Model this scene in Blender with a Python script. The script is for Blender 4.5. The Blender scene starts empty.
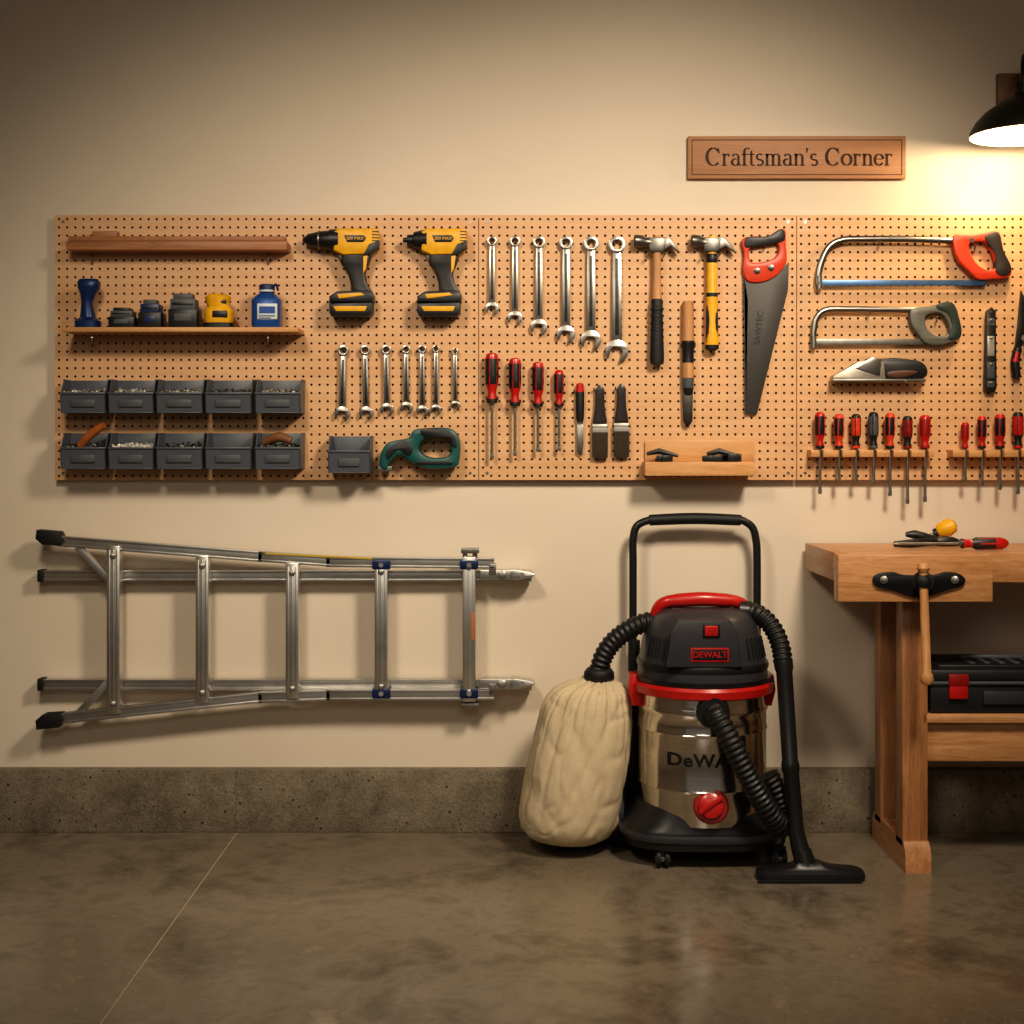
import bpy,bmesh,math,random
from mathutils import Vector,Matrix,noise
random.seed(7)
F=1428.0; CD=4.2; CH=1.12; HZ=448.0
def S(d): return F/(CD-d)
def WX(px,d): return (px-512)/S(d)
def WZ(py,d): return CH-(py-HZ)/S(d)
def W(px,py,d): return Vector((WX(px,d),-d,WZ(py,d)))
def floorpy(d): return HZ+CH*S(d)
scene=bpy.context.scene
# ---------------- materials
def lin(h):
    h=h.lstrip('#'); o=[]
    for i in (0,2,4):
        c=int(h[i:i+2],16)/255; o.append(c/12.92 if c<=.04045 else ((c+.055)/1.055)**2.4)
    return o
_m={}
def base(name):
    m=bpy.data.materials.new(name); m.use_nodes=True
    nt=m.node_tree; return m,nt,nt.nodes['Principled BSDF']
def ramp(nt,stops):
    r=nt.nodes.new('ShaderNodeValToRGB'); e=r.color_ramp.elements
    while len(e)<len(stops): e.new(0.5)
    for k,(p,c) in enumerate(stops):
        e[k].position=p; e[k].color=(*c,1)
    return r
def coords(nt,scale,kind='Object',rot=(0,0,0)):
    tc=nt.nodes.new('ShaderNodeTexCoord'); mp=nt.nodes.new('ShaderNodeMapping')
    mp.inputs['Scale'].default_value=scale; mp.inputs['Rotation'].default_value=rot
    nt.links.new(tc.outputs[kind],mp.inputs[0]); return mp
def noi(nt,vec,scale,detail=4,rough=.55,dist=0):
    n=nt.nodes.new('ShaderNodeTexNoise'); n.inputs['Scale'].default_value=scale
    n.inputs['Detail'].default_value=detail; n.inputs['Roughness'].default_value=rough
    n.inputs['Distortion'].default_value=dist
    nt.links.new(vec.outputs[0],n.inputs['Vector']); return n
def bump(nt,b,src,strength,dist):
    bp=nt.nodes.new('ShaderNodeBump'); bp.inputs['Strength'].default_value=strength
    bp.inputs['Distance'].default_value=dist
    nt.links.new(src,bp.inputs['Height']); nt.links.new(bp.outputs[0],b.inputs['Normal']); return bp
def M(name,col,rough=.5,metal=0,var=.12,ns=40,bmp=0,coat=0,emit=None,stretch=(1,1,1)):
    if name in _m: return _m[name]
    m,nt,b=base(name); c=lin(col)
    vec=coords(nt,stretch); n=noi(nt,vec,ns)
    r=ramp(nt,[(.3,[x*(1-var) for x in c]),(.7,[min(1,x*(1+var)) for x in c])])
    nt.links.new(n.outputs['Fac'],r.inputs[0]); nt.links.new(r.outputs[0],b.inputs['Base Color'])
    b.inputs['Roughness'].default_value=rough; b.inputs['Metallic'].default_value=metal
    if coat: b.inputs['Coat Weight'].default_value=coat; b.inputs['Coat Roughness'].default_value=.15
    if bmp: bump(nt,b,n.outputs['Fac'],bmp,.002)
    if emit:
        b.inputs['Emission Color'].default_value=(*lin(emit[0]),1); b.inputs['Emission Strength'].default_value=emit[1]
    _m[name]=m; return m
def Wood(name,c1,c2,axis='x',rough=.5,fine=1.0,coat=0):
    if name in _m: return _m[name]
    m,nt,b=base(name)
    sc={'x':(1.2,16,16),'z':(16,16,1.2),'y':(16,1.2,16)}[axis]
    v=coords(nt,sc); n1=noi(nt,v,3.0*fine,6,.6,1.2)
    v2=coords(nt,tuple(s*5 for s in sc)); n2=noi(nt,v2,6,3,.6)
    a=lin(c1); d=lin(c2)
    r=ramp(nt,[(.36,d),(.52,[(x+y)/2 for x,y in zip(a,d)]),(.66,a)])
    mx=nt.nodes.new('ShaderNodeMix'); mx.data_type='FLOAT'; mx.inputs[0].default_value=.35
    nt.links.new(n1.outputs['Fac'],mx.inputs[2]); nt.links.new(n2.outputs['Fac'],mx.inputs[3])
    nt.links.new(mx.outputs[0],r.inputs[0]); nt.links.new(r.outputs[0],b.inputs['Base Color'])
    b.inputs['Roughness'].default_value=rough
    if coat: b.inputs['Coat Weight'].default_value=coat
    bump(nt,b,n2.outputs['Fac'],.15,.001)
    _m[name]=m; return m
# ---------------- geometry helper
def catmull(P,n=6,closed=False):
    out=[]; N=len(P)
    rng=range(N) if closed else range(N-1)
    for i in rng:
        if closed: a,b,c,d=P[(i-1)%N],P[i],P[(i+1)%N],P[(i+2)%N]
        else: a,b,c,d=P[max(i-1,0)],P[i],P[i+1],P[min(i+2,N-1)]
        for k in range(n):
            t=k/n
            out.append(tuple(.5*((2*q)+(-p+r)*t+(2*p-5*q+4*r-s)*t*t+(-p+3*q-3*r+s)*t**3) for p,q,r,s in zip(a,b,c,d)))
    if not closed: out.append(tuple(P[-1]))
    return out
def empty(name,loc):
    e=bpy.data.objects.new(name,None); e.empty_display_size=.05; e.location=loc
    scene.collection.objects.link(e); return e
class G:
    def __init__(s,name,parent=None,angle=38):
        s.name=name;s.parent=parent;s.v=[];s.f=[];s.mi=[];s.mats=[];s.angle=angle
    def mid(s,m):
        if m not in s.mats: s.mats.append(m)
        return s.mats.index(m)
    def add(s,vs,fs,mat):
        o=len(s.v); k=s.mid(mat); s.v.extend([tuple(v) for v in vs])
        for f in fs: s.f.append([i+o for i in f]); s.mi.append(k)
    def wbox(s,x0,x1,d0,d1,z0,z1,mat,bev=.002,rot=None):
        bm=bmesh.new(); bmesh.ops.create_cube(bm,size=1)
        c=Vector(((x0+x1)/2,-(d0+d1)/2,(z0+z1)/2)); sz=(abs(x1-x0),abs(d1-d0),abs(z1-z0))
        for v in bm.verts: v.co=Vector((v.co.x*sz[0],v.co.y*sz[1],v.co.z*sz[2]))
        bev=min(bev,min(sz)*.45)
        if bev>0: bmesh.ops.bevel(bm,geom=list(bm.edges),offset=bev,segments=2,affect='EDGES',profile=.5)
        if rot is not None:
            for v in bm.verts: v.co=rot@v.co
        for v in bm.verts: v.co+=c
        bm.verts.index_update()
        s.add([v.co.copy() for v in bm.verts],[[v.index for v in f.verts] for f in bm.faces],mat); bm.free()
    def box(s,x0,y0,x1,y1,d0,d1,mat,bev=.002,rot=0):
        R=Matrix.Rotation(math.radians(rot),3,'Y') if rot else None
        s.wbox(WX(x0,d1),WX(x1,d1),d0,d1,WZ(y1,d1),WZ(y0,d1),mat,bev,R)
    def curve(s,cu,d0,d1,mat,tf):
        ob=bpy.data.objects.new('t',cu); me=bpy.data.meshes.new_from_object(ob)
        s.add([tf(v.co) for v in me.vertices],[list(p.vertices) for p in me.polygons],mat)
        bpy.data.objects.remove(ob); bpy.data.curves.remove(cu); bpy.data.meshes.remove(me)
    def prism(s,pts,d0,d1,mat,bev=.0015,holes=(),sm=0,smh=4):
        cu=bpy.data.curves.new('c','CURVE'); cu.dimensions='2D'; cu.fill_mode='BOTH'
        half=abs(d1-d0)/2; bev=min(bev,half*.9)
        loops=[catmull(pts,sm,True) if sm else pts]+[catmull(h,smh,True) if smh else h for h in holes]
        for L in loops:
            sp=cu.splines.new('POLY'); sp.points.add(len(L)-1); sp.use_cyclic_u=True
            for i,p in enumerate(L): sp.points[i].co=(WX(p[0],d1),WZ(p[1],d1),0,1)
        cu.extrude=half-bev; cu.bevel_depth=bev; cu.bevel_resolution=1; cu.offset=-bev
        c=(d0+d1)/2
        s.curve(cu,d0,d1,mat,lambda v:Vector((v.x,-c+v.z,v.y)))
    def ext(s,pts,vec,mat):
        n=len(pts); vec=Vector(vec); P=[Vector(p) for p in pts]
        s.add(P+[p+vec for p in P],[list(range(n)),list(range(2*n-1,n-1,-1))]+[[i,(i+1)%n,n+(i+1)%n,n+i] for i in range(n)],mat)
    def wtube(s,P,R,mat,seg=12,caps=True,flat=1.0,up=None,mats=None):
        P=[Vector(p) for p in P]; n=len(P)
        if not hasattr(R,'__len__'): R=[R]*n
        T=[]
        for i in range(n):
            t=(P[min(i+1,n-1)]-P[max(i-1,0)])
            if t.length<1e-9: t=T[-1] if T else Vector((0,0,1))
            T.append(t.normalized())
        a=Vector(up) if up else (Vector((0,1,0)) if abs(T[0].y)<.9 else Vector((1,0,0)))
        u=(a-T[0]*a.dot(T[0])).normalized(); vs=[]
        for i in range(n):
            u=(u-T[i]*u.dot(T[i])).normalized(); w=T[i].cross(u)
            for k in range(seg):
                an=2*math.pi*k/seg
                vs.append(P[i]+u*(math.cos(an)*R[i]*flat)+w*(math.sin(an)*R[i]))
        o=len(s.v); s.v.extend([tuple(v) for v in vs])
        for i in range(n-1):
            k2=s.mid(mats[i] if mats else mat)
            for k in range(seg):
                s.f.append([o+i*seg+k,o+i*seg+(k+1)%seg,o+(i+1)*seg+(k+1)%seg,o+(i+1)*seg+k]); s.mi.append(k2)
        if caps:
            s.f.append([o+k for k in range(seg)]); s.mi.append(s.mid(mats[0] if mats else mat))
            s.f.append([o+(n-1)*seg+k for k in range(seg)][::-1]); s.mi.append(s.mid(mats[-1] if mats else mat))
    def tube(s,P,r,mat,sm=0,seg=12,**k):
        P=[tuple(p)+((r,) if len(p)==3 else ()) for p in P]
        if sm: P=catmull(P,sm)
        s.wtube([W(p[0],p[1],p[2]) for p in P],[p[3]/S(p[2]) for p in P],mat,seg,**k)
    def hose(s,P,r,mat,pitch=5.5,seg=18):
        Q=catmull([tuple(p) for p in P],40); pts=[W(*q[:3]) for q in Q]
        L=[0]
        for i in range(1,len(pts)): L.append(L[-1]+(pts[i]-pts[i-1]).length)
        sc=S(P[0][2]); n=int(L[-1]*sc/pitch*6); out=[];rad=[];j=0
        for i in range(n+1):
            t=L[-1]*i/n
            while j<len(L)-2 and L[j+1]<t: j+=1
            f=(t-L[j])/max(1e-9,L[j+1]-L[j]); out.append(pts[j].lerp(pts[j+1],min(1,f)))
            rad.append(r/sc*(1+.085*math.sin(i*2*math.pi/6)))
        s.wtube(out,rad,mat,seg)
    def lv(s,x,d,prof,seg=16,flat=1.0,x2=None):
        n=len(prof); y0=prof[0][0]; y1=prof[-1][0]; x2=x if x2 is None else x2
        P=[W(x+(x2-x)*(p[0]-y0)/(y1-y0),p[0],d) for p in prof]
        for i in range(1,n):
            if (P[i]-P[i-1]).length<1e-6: P[i]=P[i]-Vector((0,0,1e-5))
        s.wtube(P,[p[1]/S(d) for p in prof],None,seg,mats=[p[2] for p in prof],flat=flat)
    def loft(s,R,mat,seg=48,disp=None,caps=True,mats=None):
        vs=[];n=len(R)
        for r in R:
            cx,py,d,rx,ry=r[:5]; ex=r[5] if len(r)>5 else 2.0
            c=W(cx,py,d); rx=rx/S(d)
            for k in range(seg):
                a=2*math.pi*k/seg; ca,sa=math.cos(a),math.sin(a)
                x=math.copysign(abs(ca)**(2/ex),ca)*rx; y=math.copysign(abs(sa)**(2/ex),sa)*ry
                p=c+Vector((x,y,0))
                if disp: p=disp(p,c,a)
                vs.append(p)
        o=len(s.v); s.v.extend([tuple(v) for v in vs])
        for i in range(n-1):
            k2=s.mid(mats[i] if mats else mat)
            for k in range(seg): s.f.append([o+i*seg+k,o+i*seg+(k+1)%seg,o+(i+1)*seg+(k+1)%seg,o+(i+1)*seg+k]); s.mi.append(k2)
        if caps:
            s.f.append([o+k for k in range(seg)]); s.mi.append(s.mid(mats[0] if mats else mat))
            s.f.append([o+(n-1)*seg+k for k in range(seg)][::-1]); s.mi.append(s.mid(mats[-1] if mats else mat))
    def ribbon(s,P,d,mat,th=.0015):
        n=len(P); L=[];R=[]
        for i in range(n):
            a=P[max(i-1,0)];b=P[min(i+1,n-1)]; dx,dy=b[0]-a[0],b[1]-a[1]; l=math.hypot(dx,dy) or 1
            nx,ny=-dy/l,dx/l; w=P[i][2]/2
            L.append(W(P[i][0]+nx*w,P[i][1]+ny*w,d)); R.append(W(P[i][0]-nx*w,P[i][1]-ny*w,d))
        back=Vector((0,th,0))
        for i in range(n-1): s.ext([L[i],L[i+1],R[i+1],R[i]],back,mat)
    def text(s,t,cx,cy,h,d,mat,off=0,xs=1,rot=0,th=.001,bend=None,sp=1.0):
        cu=bpy.data.curves.new('t','FONT'); cu.body=t; cu.align_x='CENTER'; cu.align_y='CENTER'; cu.space_character=sp
        cu.size=h/S(d)/.7; cu.extrude=th/2; cu.offset=off; c=W(cx,cy,d); a=math.radians(rot)
        def tf(v):
            x=v.x*xs;y=v.y; x,y=x*math.cos(a)-y*math.sin(a),x*math.sin(a)+y*math.cos(a)
            p=c+Vector((x,v.z,y))
            if bend:
                bx,by,br=bend; dx=p.x-bx; p.y=by-math.sqrt(max(1e-6,br*br-dx*dx))+v.z
            return p
        s.curve(cu,0,0,mat,tf)
    def peg(s,px,py,d=.0305,out=.055):
        s.wtube([W(px,py,d),W(px,py,out),W(px,py,out)+Vector((0,-.004,.006))],.0022,MT,8)
    def done(s):
        V=[Vector(v) for v in s.v]
        lo=Vector([min(v[i] for v in V) for i in range(3)]); hi=Vector([max(v[i] for v in V) for i in range(3)])
        c=(lo+hi)/2
        me=bpy.data.meshes.new(s.name); me.from_pydata([v-c for v in V],[],s.f)
        for m in s.mats: me.materials.append(m)
        me.polygons.foreach_set('material_index',s.mi); me.update()
        bm=bmesh.new(); bm.from_mesh(me); bmesh.ops.remove_doubles(bm,verts=bm.verts,dist=2e-6)
        bmesh.ops.recalc_face_normals(bm,faces=bm.faces); bm.to_mesh(me); bm.free()
        me.polygons.foreach_set('use_smooth',[True]*len(me.polygons))
        me.set_sharp_from_angle(angle=math.radians(s.angle)); me.update()
        ob=bpy.data.objects.new(s.name,me); scene.collection.objects.link(ob)
        if s.parent: ob.parent=s.parent; ob.location=c-s.parent.location
        else: ob.location=c
        return ob
# common materials
MT=M('zinc_metal','#98958e',.35,1)
BLK=M('black_plastic','#19191b',.42)
BLK2=M('black_rubber','#121214',.6)
CHR=M('chrome_tool','#a09d97',.3,1,var=.1)
STL=M('tool_steel','#8a8781',.4,.85,var=.15)
FER=M('ferrule_metal','#b0aca2',.4,.4,var=.1)
DST=M('dark_steel','#454340',.42,.9,var=.2)
YEL=M('yellow_plastic','#e6ac14',.42)
RED=M('red_plastic','#b81a14',.35,coat=.3)
DRD=M('dark_red_plastic','#8c1512',.4)
ORG=M('orange_red_plastic','#cf3e1b',.4)
BLU=M('blue_plastic','#1d4f9c',.35)
NVY=M('navy_plastic','#1f2f58',.4)
TEAL=M('teal_plastic','#0d514f',.42)
GRY=M('grey_plastic','#4e5256',.5)
BIN=M('bin_plastic','#52575f',.4,var=.08)
WPEG=Wood('pegboard_wood','#deb388','#cfa073','x',.5,.6)
SHBACK=M('hole_shade_back','#1d110a',.9)  # near-black sheet added behind the pegboard, stands in for shade in the holes
WSH=Wood('shelf_wood','#b98258','#93603c','x',.5)
WPL=Wood('plate_wood','#8f6642','#6f4b2f','x',.5)
WLT=Wood('light_wood','#d9a973','#bd8754','x',.5)
WBX=Wood('bench_wood_x','#d3a172','#a97446','x',.40,coat=.15)
WBZ=Wood('bench_wood_z','#c28d61','#96633b','z',.40,coat=.15)
WBY=Wood('bench_wood_y','#c99669','#a26d42','y',.40,coat=.15)
WHN=Wood('handle_wood','#d09e6c','#a87546','z',.5)
WSG=Wood('sign_wood','#be8b64','#a4734d','x',.55)
ENG=M('engraved_brown','#3a2014',.7)
ALU=M('aluminium','#d3d1cc',.32,.95,var=.08,ns=25)
PB=.03
# ---------------- room
def wallmat():
    m,nt,b=base('wall_paint'); v=coords(nt,(1,1,1)); n=noi(nt,v,1.3,5,.6); n2=noi(nt,v,260,3,.6)
    r=ramp(nt,[(.3,lin('#dbcdb9')),(.7,lin('#e2d5c3'))]); nt.links.new(n.outputs['Fac'],r.inputs[0])
    nt.links.new(r.outputs[0],b.inputs['Base Color']); b.inputs['Roughness'].default_value=.75
    bump(nt,b,n2.outputs['Fac'],.12,.002); return m
def concrete(name,stops,rough,pits=False,bs=.2,mixf=.4,s1=1.6,fine=0):
    m,nt,b=base(name); v=coords(nt,(1,1,1),'Object')
    n=noi(nt,v,s1,12,.66,1.0); n2=noi(nt,v,14,8,.65,.3); n3=noi(nt,v,180,3,.6)
    mx=nt.nodes.new('ShaderNodeMix'); mx.data_type='FLOAT'; mx.inputs[0].default_value=mixf
    nt.links.new(n.outputs['Fac'],mx.inputs[2]); nt.links.new(n2.outputs['Fac'],mx.inputs[3])
    fac=mx.outputs[0]
    if fine:
        m2=nt.nodes.new('ShaderNodeMix'); m2.data_type='FLOAT'; m2.inputs[0].default_value=fine
        nt.links.new(fac,m2.inputs[2]); nt.links.new(n3.outputs['Fac'],m2.inputs[3]); fac=m2.outputs[0]
    r=ramp(nt,stops); nt.links.new(fac,r.inputs[0]); col=r.outputs[0]
    rr=ramp(nt,[(.35,(rough[0],)*3),(.65,(rough[1],)*3)]); nt.links.new(n.outputs['Fac'],rr.inputs[0]); nt.links.new(rr.outputs[0],b.inputs['Roughness'])
    if pits:
        vo=nt.nodes.new('ShaderNodeTexVoronoi'); vo.inputs['Scale'].default_value=44; nt.links.new(v.outputs[0],vo.inputs['Vector'])
        pr=ramp(nt,[(.14,(.18,.18,.18)),(.22,(1,1,1))]); nt.links.new(vo.outputs['Distance'],pr.inputs[0])
        mm=nt.nodes.new('ShaderNodeMix'); mm.data_type='RGBA'; mm.blend_type='MULTIPLY'
        g=nt.nodes.new('ShaderNodeMath'); g.operation='GREATER_THAN'; g.inputs[1].default_value=.52; nt.links.new(n2.outputs['Fac'],g.inputs[0])
        nt.links.new(g.outputs[0],mm.inputs[0])
        nt.links.new(col,mm.inputs[6]); nt.links.new(pr.outputs[0],mm.inputs[7]); col=mm.outputs[2]
    nt.links.new(col,b.inputs['Base Color'])
    ad=nt.nodes.new('ShaderNodeMath'); ad.operation='ADD'; nt.links.new(n3.outputs['Fac'],ad.inputs[0]); nt.links.new(n2.outputs['Fac'],ad.inputs[1])
    bump(nt,b,ad.outputs[0],bs,.003); return m
WM=wallmat()
FM=concrete('floor_concrete',[(.35,lin('#4f473b')),(.45,lin('#6f6455')),(.52,lin('#837767')),(.58,lin('#766a5a')),(.68,lin('#a29581'))],(.12,.28),bs=.05,mixf=.36,s1=1.9,fine=.1)
CM=concrete('curb_concrete',[(.38,lin('#544b3d')),(.48,lin('#766b5a')),(.55,lin('#867b69')),(.66,lin('#9f937e'))],(.75,.9),pits=True,bs=1.0,mixf=.5,s1=3,fine=.3)
XL,XR,YF,ZC=-3.3,3.3,6.2,2.75
g=G('wall_back'); g.wbox(XL,XR,-.12,0,0,ZC,WM,0); g.done()
g=G('wall_left'); g.wbox(XL-.12,XL,-.12,YF,0,ZC,WM,0); g.done()
g=G('wall_right'); g.wbox(XR,XR+.12,-.12,YF,0,ZC,WM,0); g.done()
g=G('ceiling'); g.wbox(XL-.12,XR+.12,-.12,YF,ZC,ZC+.1,M('ceiling_paint','#8f8679',.8),0); g.done()
JX=WX(237,.04)
g=G('floor'); JM=M('joint_filler','#b3a286',.8)
g.wbox(XL-.12,JX-.0018,-.12,YF,-.1,0,FM,0); g.wbox(JX+.0018,XR+.12,-.12,YF,-.1,0,FM,0)
g.wbox(JX-.0018,JX+.0018,.04,YF,-.1,-.001,JM,0)
g.done()
g=G('baseboard_back'); ztop=WZ(770,.04)
g.wbox(XL,XR,0,.04,0,ztop,CM,.003)
g.wtube([(WX(236,.04)+(.0015 if k%2 else -.001),-.0401,ztop*k/9) for k in range(10)],.0007,M('crack_dark','#4e4639',.9),6)
g.done()
# ---------------- pegboard
g=G('pegboard')
zt,zb=WZ(215,PB),WZ(480,PB); pitch=.0254*.94; hr=.0037
def panel(x0,x1):
    nx=round((x1-x0)/pitch); nz=round((zt-zb)/pitch); ax=(x1-x0)/nx; az=(zt-zb)/nz
    vs=[];fs=[]
    idx={}
    def vid(x,z,d):
        k=(round(x,6),round(z,6),round(d,6))
        if k not in idx: idx[k]=len(vs); vs.append((x,-d,z))
        return idx[k]
    for i in range(nx):
        for j in range(nz):
            cx=x0+(i+.5)*ax; cz=zb+(j+.5)*az
            sq=[(cx+ax/2,cz),(cx+ax/2,cz+az/2),(cx,cz+az/2),(cx-ax/2,cz+az/2),(cx-ax/2,cz),(cx-ax/2,cz-az/2),(cx,cz-az/2),(cx+ax/2,cz-az/2)]
            S1=[vid(a,b,PB) for a,b in sq]
            C=[];Bk=[]
            for k in range(8):
                a=math.pi/4*k; C.append(vid(cx+hr*math.cos(a),cz+hr*math.sin(a),PB)); Bk.append(vid(cx+hr*math.cos(a),cz+hr*math.sin(a),PB-.006))
            for k in range(8):
                l=(k+1)%8; fs.append([S1[k],S1[l],C[l],C[k]])
            g_b.append([vs[q] for q in C]+[vs[q] for q in Bk])
    g.add(vs,fs,WPEG)
    for (a,b,c,d) in [(x0,zb,x1,zb),(x1,zb,x1,zt),(x1,zt,x0,zt),(x0,zt,x0,zb)]:
        g.add([(a,-PB,b),(c,-PB,d),(c,-PB+.006,d),(a,-PB+.006,b)],[[0,1,2,3]],WPEG)
    for (a,b,c,d) in [(x0+.001,x1-.001,zb+.001,zb+.016),(x0+.001,x1-.001,zt-.016,zt-.001),(x0+.001,x0+.016,zb+.016,zt-.016),(x1-.016,x1-.001,zb+.016,zt-.016)]:
        g.wbox(a,b,0.0004,PB-.013,c,d,WSH,0)
    g.wbox(x0+.001,x1-.001,PB-.012,PB-.0065,zb+.001,zt-.001,SHBACK,0)
    for (x,z) in [(x0+ax,zt-.02),(x1-ax,zt-.02),(x0+ax,zb+.02),(x1-ax,zb+.02)]:
        g.wtube([(x,-PB+.001,z),(x,-PB-.0003,z)],.0048,MT,12)
g_b=[]
xs=[WX(55,PB),WX(479,PB),WX(797,PB),WX(1115,PB)]
for a,b in zip(xs[:-1],xs[1:]): panel(a,b-.002)
HSHADE=M('hole_wall_shade','#4a2c18',.9)  # hole walls darker than the board, recess shade put into the colour
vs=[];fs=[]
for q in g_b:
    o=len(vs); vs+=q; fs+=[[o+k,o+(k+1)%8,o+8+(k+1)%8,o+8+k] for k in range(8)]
g.add(vs,fs,HSHADE)
g.done()
# ---------------- shelves
g=G('wall_shelf')
g.box(66,241,287,250,.0305,.10,WSH,.003); g.box(68,236,285,241,.0305,.06,WSH,.002); g.box(92,231,117,236.5,.0305,.06,WSH,.002)
for x in (92,268): g.tube([(x,250,.034),(x,264,.034),(x,256,.06)],1.1,MT,seg=8)
g.done()
g=G('wall_shelf')
g.box(62,327,298,332,.0305,.15,WLT,.003)
for x in (92,268): g.tube([(x,334,.0348),(x,346,.0348),(x,337,.12)],1.3,MT,seg=8)
g.done()
SZ=WZ(327,.15)+.0004
def SY(d): return HZ-(SZ-CH)*S(d)
g=G('glue_bottle'); d=.10; b=SY(d)
g.loft([(88,b,d,12,.033,3),(88,b-7,d,12.5,.034,3),(88,b-11,d,8,.02,2),(87,b-25,d,5.5,.016,2),(88,b-34,d,7.5,.02),(89,b-40,d,10.5,.026,3),(89,b-46,d,11,.026,3),(89,b-49,d,9,.02,3)],M('blue_steel','#1c3564',.35,.3),seg=24); g.done()
def battery(x0,x1,h,d,tint,top):
    g=G('tool_battery'); b=SY(d+.03)
    g.box(x0,b-h*.55,x1,b,d-.03,d+.03,BLK,.003); g.box(x0+2,b-h*.85,x1-2,b-h*.5,d-.026,d+.026,tint,.003)
    g.box(x0+5,b-h,x1-5,b-h*.8,d-.02,d+.02,top,.0015)
    g.box(x0+6,b-h*.42,x1-6,b-h*.2,d+.03,d+.0315,tint,.0005)
    g.box(x0+4,b-h*.74,x1-4,b-h*.66,d+.026,d+.0272,BLK,.0003)
    g.done()
battery(108,134,20,.10,GRY,BLK); battery(138,161,28,.10,NVY,GRY); battery(168,197,34,.10,GRY,GRY)
g=G('palm_sander'); d=.10; b=SY(d)
g.loft([(219,b,d,15,.035,3.5),(219,b-5,d,15,.035,3.5)],BLK,seg=28)
g.loft([(219,b-5,d,13,.03,3),(219,b-9,d,14,.032,3),(219,b-17,d,14.5,.033,3),(219,b-21,d,11,.026,2.5),(218,b-24,d,11,.028,2.5),(218,b-31,d,13,.03,2.5),(218,b-34,d,9,.02,2.2)],YEL,seg=28)
g.box(212,b-18,227,b-11,.12,.1345,BLK,.003); g.box(212,b-29,226,b-25,.11,.127,BLK,.003); g.done()
g=G('lubricant_can'); b=SY(d)
LB=M('label_white','#cfd6dc',.4); g.loft([(267,b,d,13.5,.038,4),(267,b-3,d,14.5,.04,4),(267,b-28,d,14.5,.04,4),(267,b-33,d,10,.03,3),(267,b-35,d,7,.02)],M('blue_can','#244f94',.3,.2),seg=32)
g.lv(267,d,[(b-34,7,NVY),(b-36,8,LB),(b-38,8,NVY),(b-43,8,NVY),(b-44,6,NVY)]); g.box(257,b-25,277,b-9,.12,.142,LB,.002)
g.tube([(272,b-40,.11),(276,b-44,.12),(278,b-38,.13)],1.3,NVY,sm=3,seg=6)
g.box(259,b-22,275,b-15,.142,.1425,BLU,0)
for k in range(2): g.box(259,b-13+k*2.2,275-(k%2)*4,b-12+k*2.2,.142,.1425,NVY,0)
g.done()
# ---------------- storage bins
def sbin(x0,y0,x1,y1,kind):
    g=G('storage_bin'); df=.125; db=.0305; xa,xb=WX(x0,df),WX(x1,df); zt_,zb_=WZ(y0,df),WZ(y1,df); t=.0025
    zf=zb_+(zt_-zb_)*.60
    g.wbox(xa+.004,xb-.004,db,df-.006,zb_,zb_+t,BIN,.001)
    g.wbox(xa,xb,db,db+t,zb_,zt_,BIN,.001)
    side=[(0,-db,zb_),(0,-(df-.008),zb_),(0,-df,zf),(0,-(df-.012),zf+.004),(0,-(df-.034),zt_),(0,-db,zt_)]
    for x in (xa,xb-t): g.ext([(x,p[1],p[2]) for p in side],(t,0,0),BIN)
    g.ext([(xa,-(df-.008),zb_),(xb,-(df-.008),zb_),(xb,-df,zf),(xa,-df,zf)],(0,t,0),BIN)
    g.wbox(xa-.001,xb+.001,df-.003,df+.003,zf-.005,zf+.001,BIN,.0015)
    g.wbox(xa-.002,xa+.003,db,df-.034,zt_-.004,zt_+.001,BIN,.001); g.wbox(xb-.003,xb+.002,db,df-.034,zt_-.004,zt_+.001,BIN,.001)
    g.wbox(xa+.03,xb-.03,df-.006,df-.0005,zb_+(zf-zb_)*.30,zb_+(zf-zb_)*.66,GRY,.001)
    BR_=M('bright_hardware','#cdc9bf',.35,.3)
    mats={'screw':[BR_,FER,STL],'dark':[DST,GRY,STL],'bolt':[STL,FER,FER],'white':[M('plastic_anchor','#e0dacd',.5),BR_],'empty':[]}[kind.split('+')[0]]
    if mats:
        g.ext([(xa+.004,-(db+.004),zb_+t),(xa+.004,-(df-.012),zb_+t),(xa+.004,-(df-.008),zf-.008),(xa+.004,-(db+.03),zf+.006),(xa+.004,-(db+.004),zf+.006)],(xb-xa-.008,0,0),DST)
        for i in range(80):
            dd=random.uniform(db+.02,df-.012)
            hh=zf-.004+(df-dd)/(df-db)*.018*(1-abs(random.uniform(-1,1))*.3)
            c=Vector((random.uniform(xa+.012,xb-.012),-dd,hh))
            a=random.uniform(0,6.28); v=Vector((math.cos(a),math.sin(a)*.7,random.uniform(-.4,.6))).normalized()*random.uniform(.007,.014)
            m=random.choice(mats)
            c.x=min(max(c.x,xa+.016),xb-.016)
            g.wtube([c-v,c+v*.7,c+v*.7,c+v],[.0016,.0018,.0038,.0034],m,6)
    if 'grip' in kind:
        g.tube([(x0+20,y0+13,.09,4),(x0+30,y0+2,.1,4.5),(x0+44,y0-8,.11,3.5)],4,M('orange_wood','#a8602a',.5),sm=4)
    if 'brown' in kind:
        g.tube([(x0+10,y0+9,.09,4),(x0+24,y0+4,.1,5),(x0+36,y0+8,.1,4)],4,M('brown_leather','#7a4e2c',.6),sm=4)
    g.done()
for i,(a,b) in enumerate([(60,105),(108,153),(156,202),(205,251),(255,300)]):
    sbin(a,379,b,413,['screw','bolt','screw','dark','bolt'][i])
    sbin(a,433,b,469,['dark+grip','white','dark','empty','dark+brown'][i])
sbin(328,436,370,473,'empty')
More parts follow.
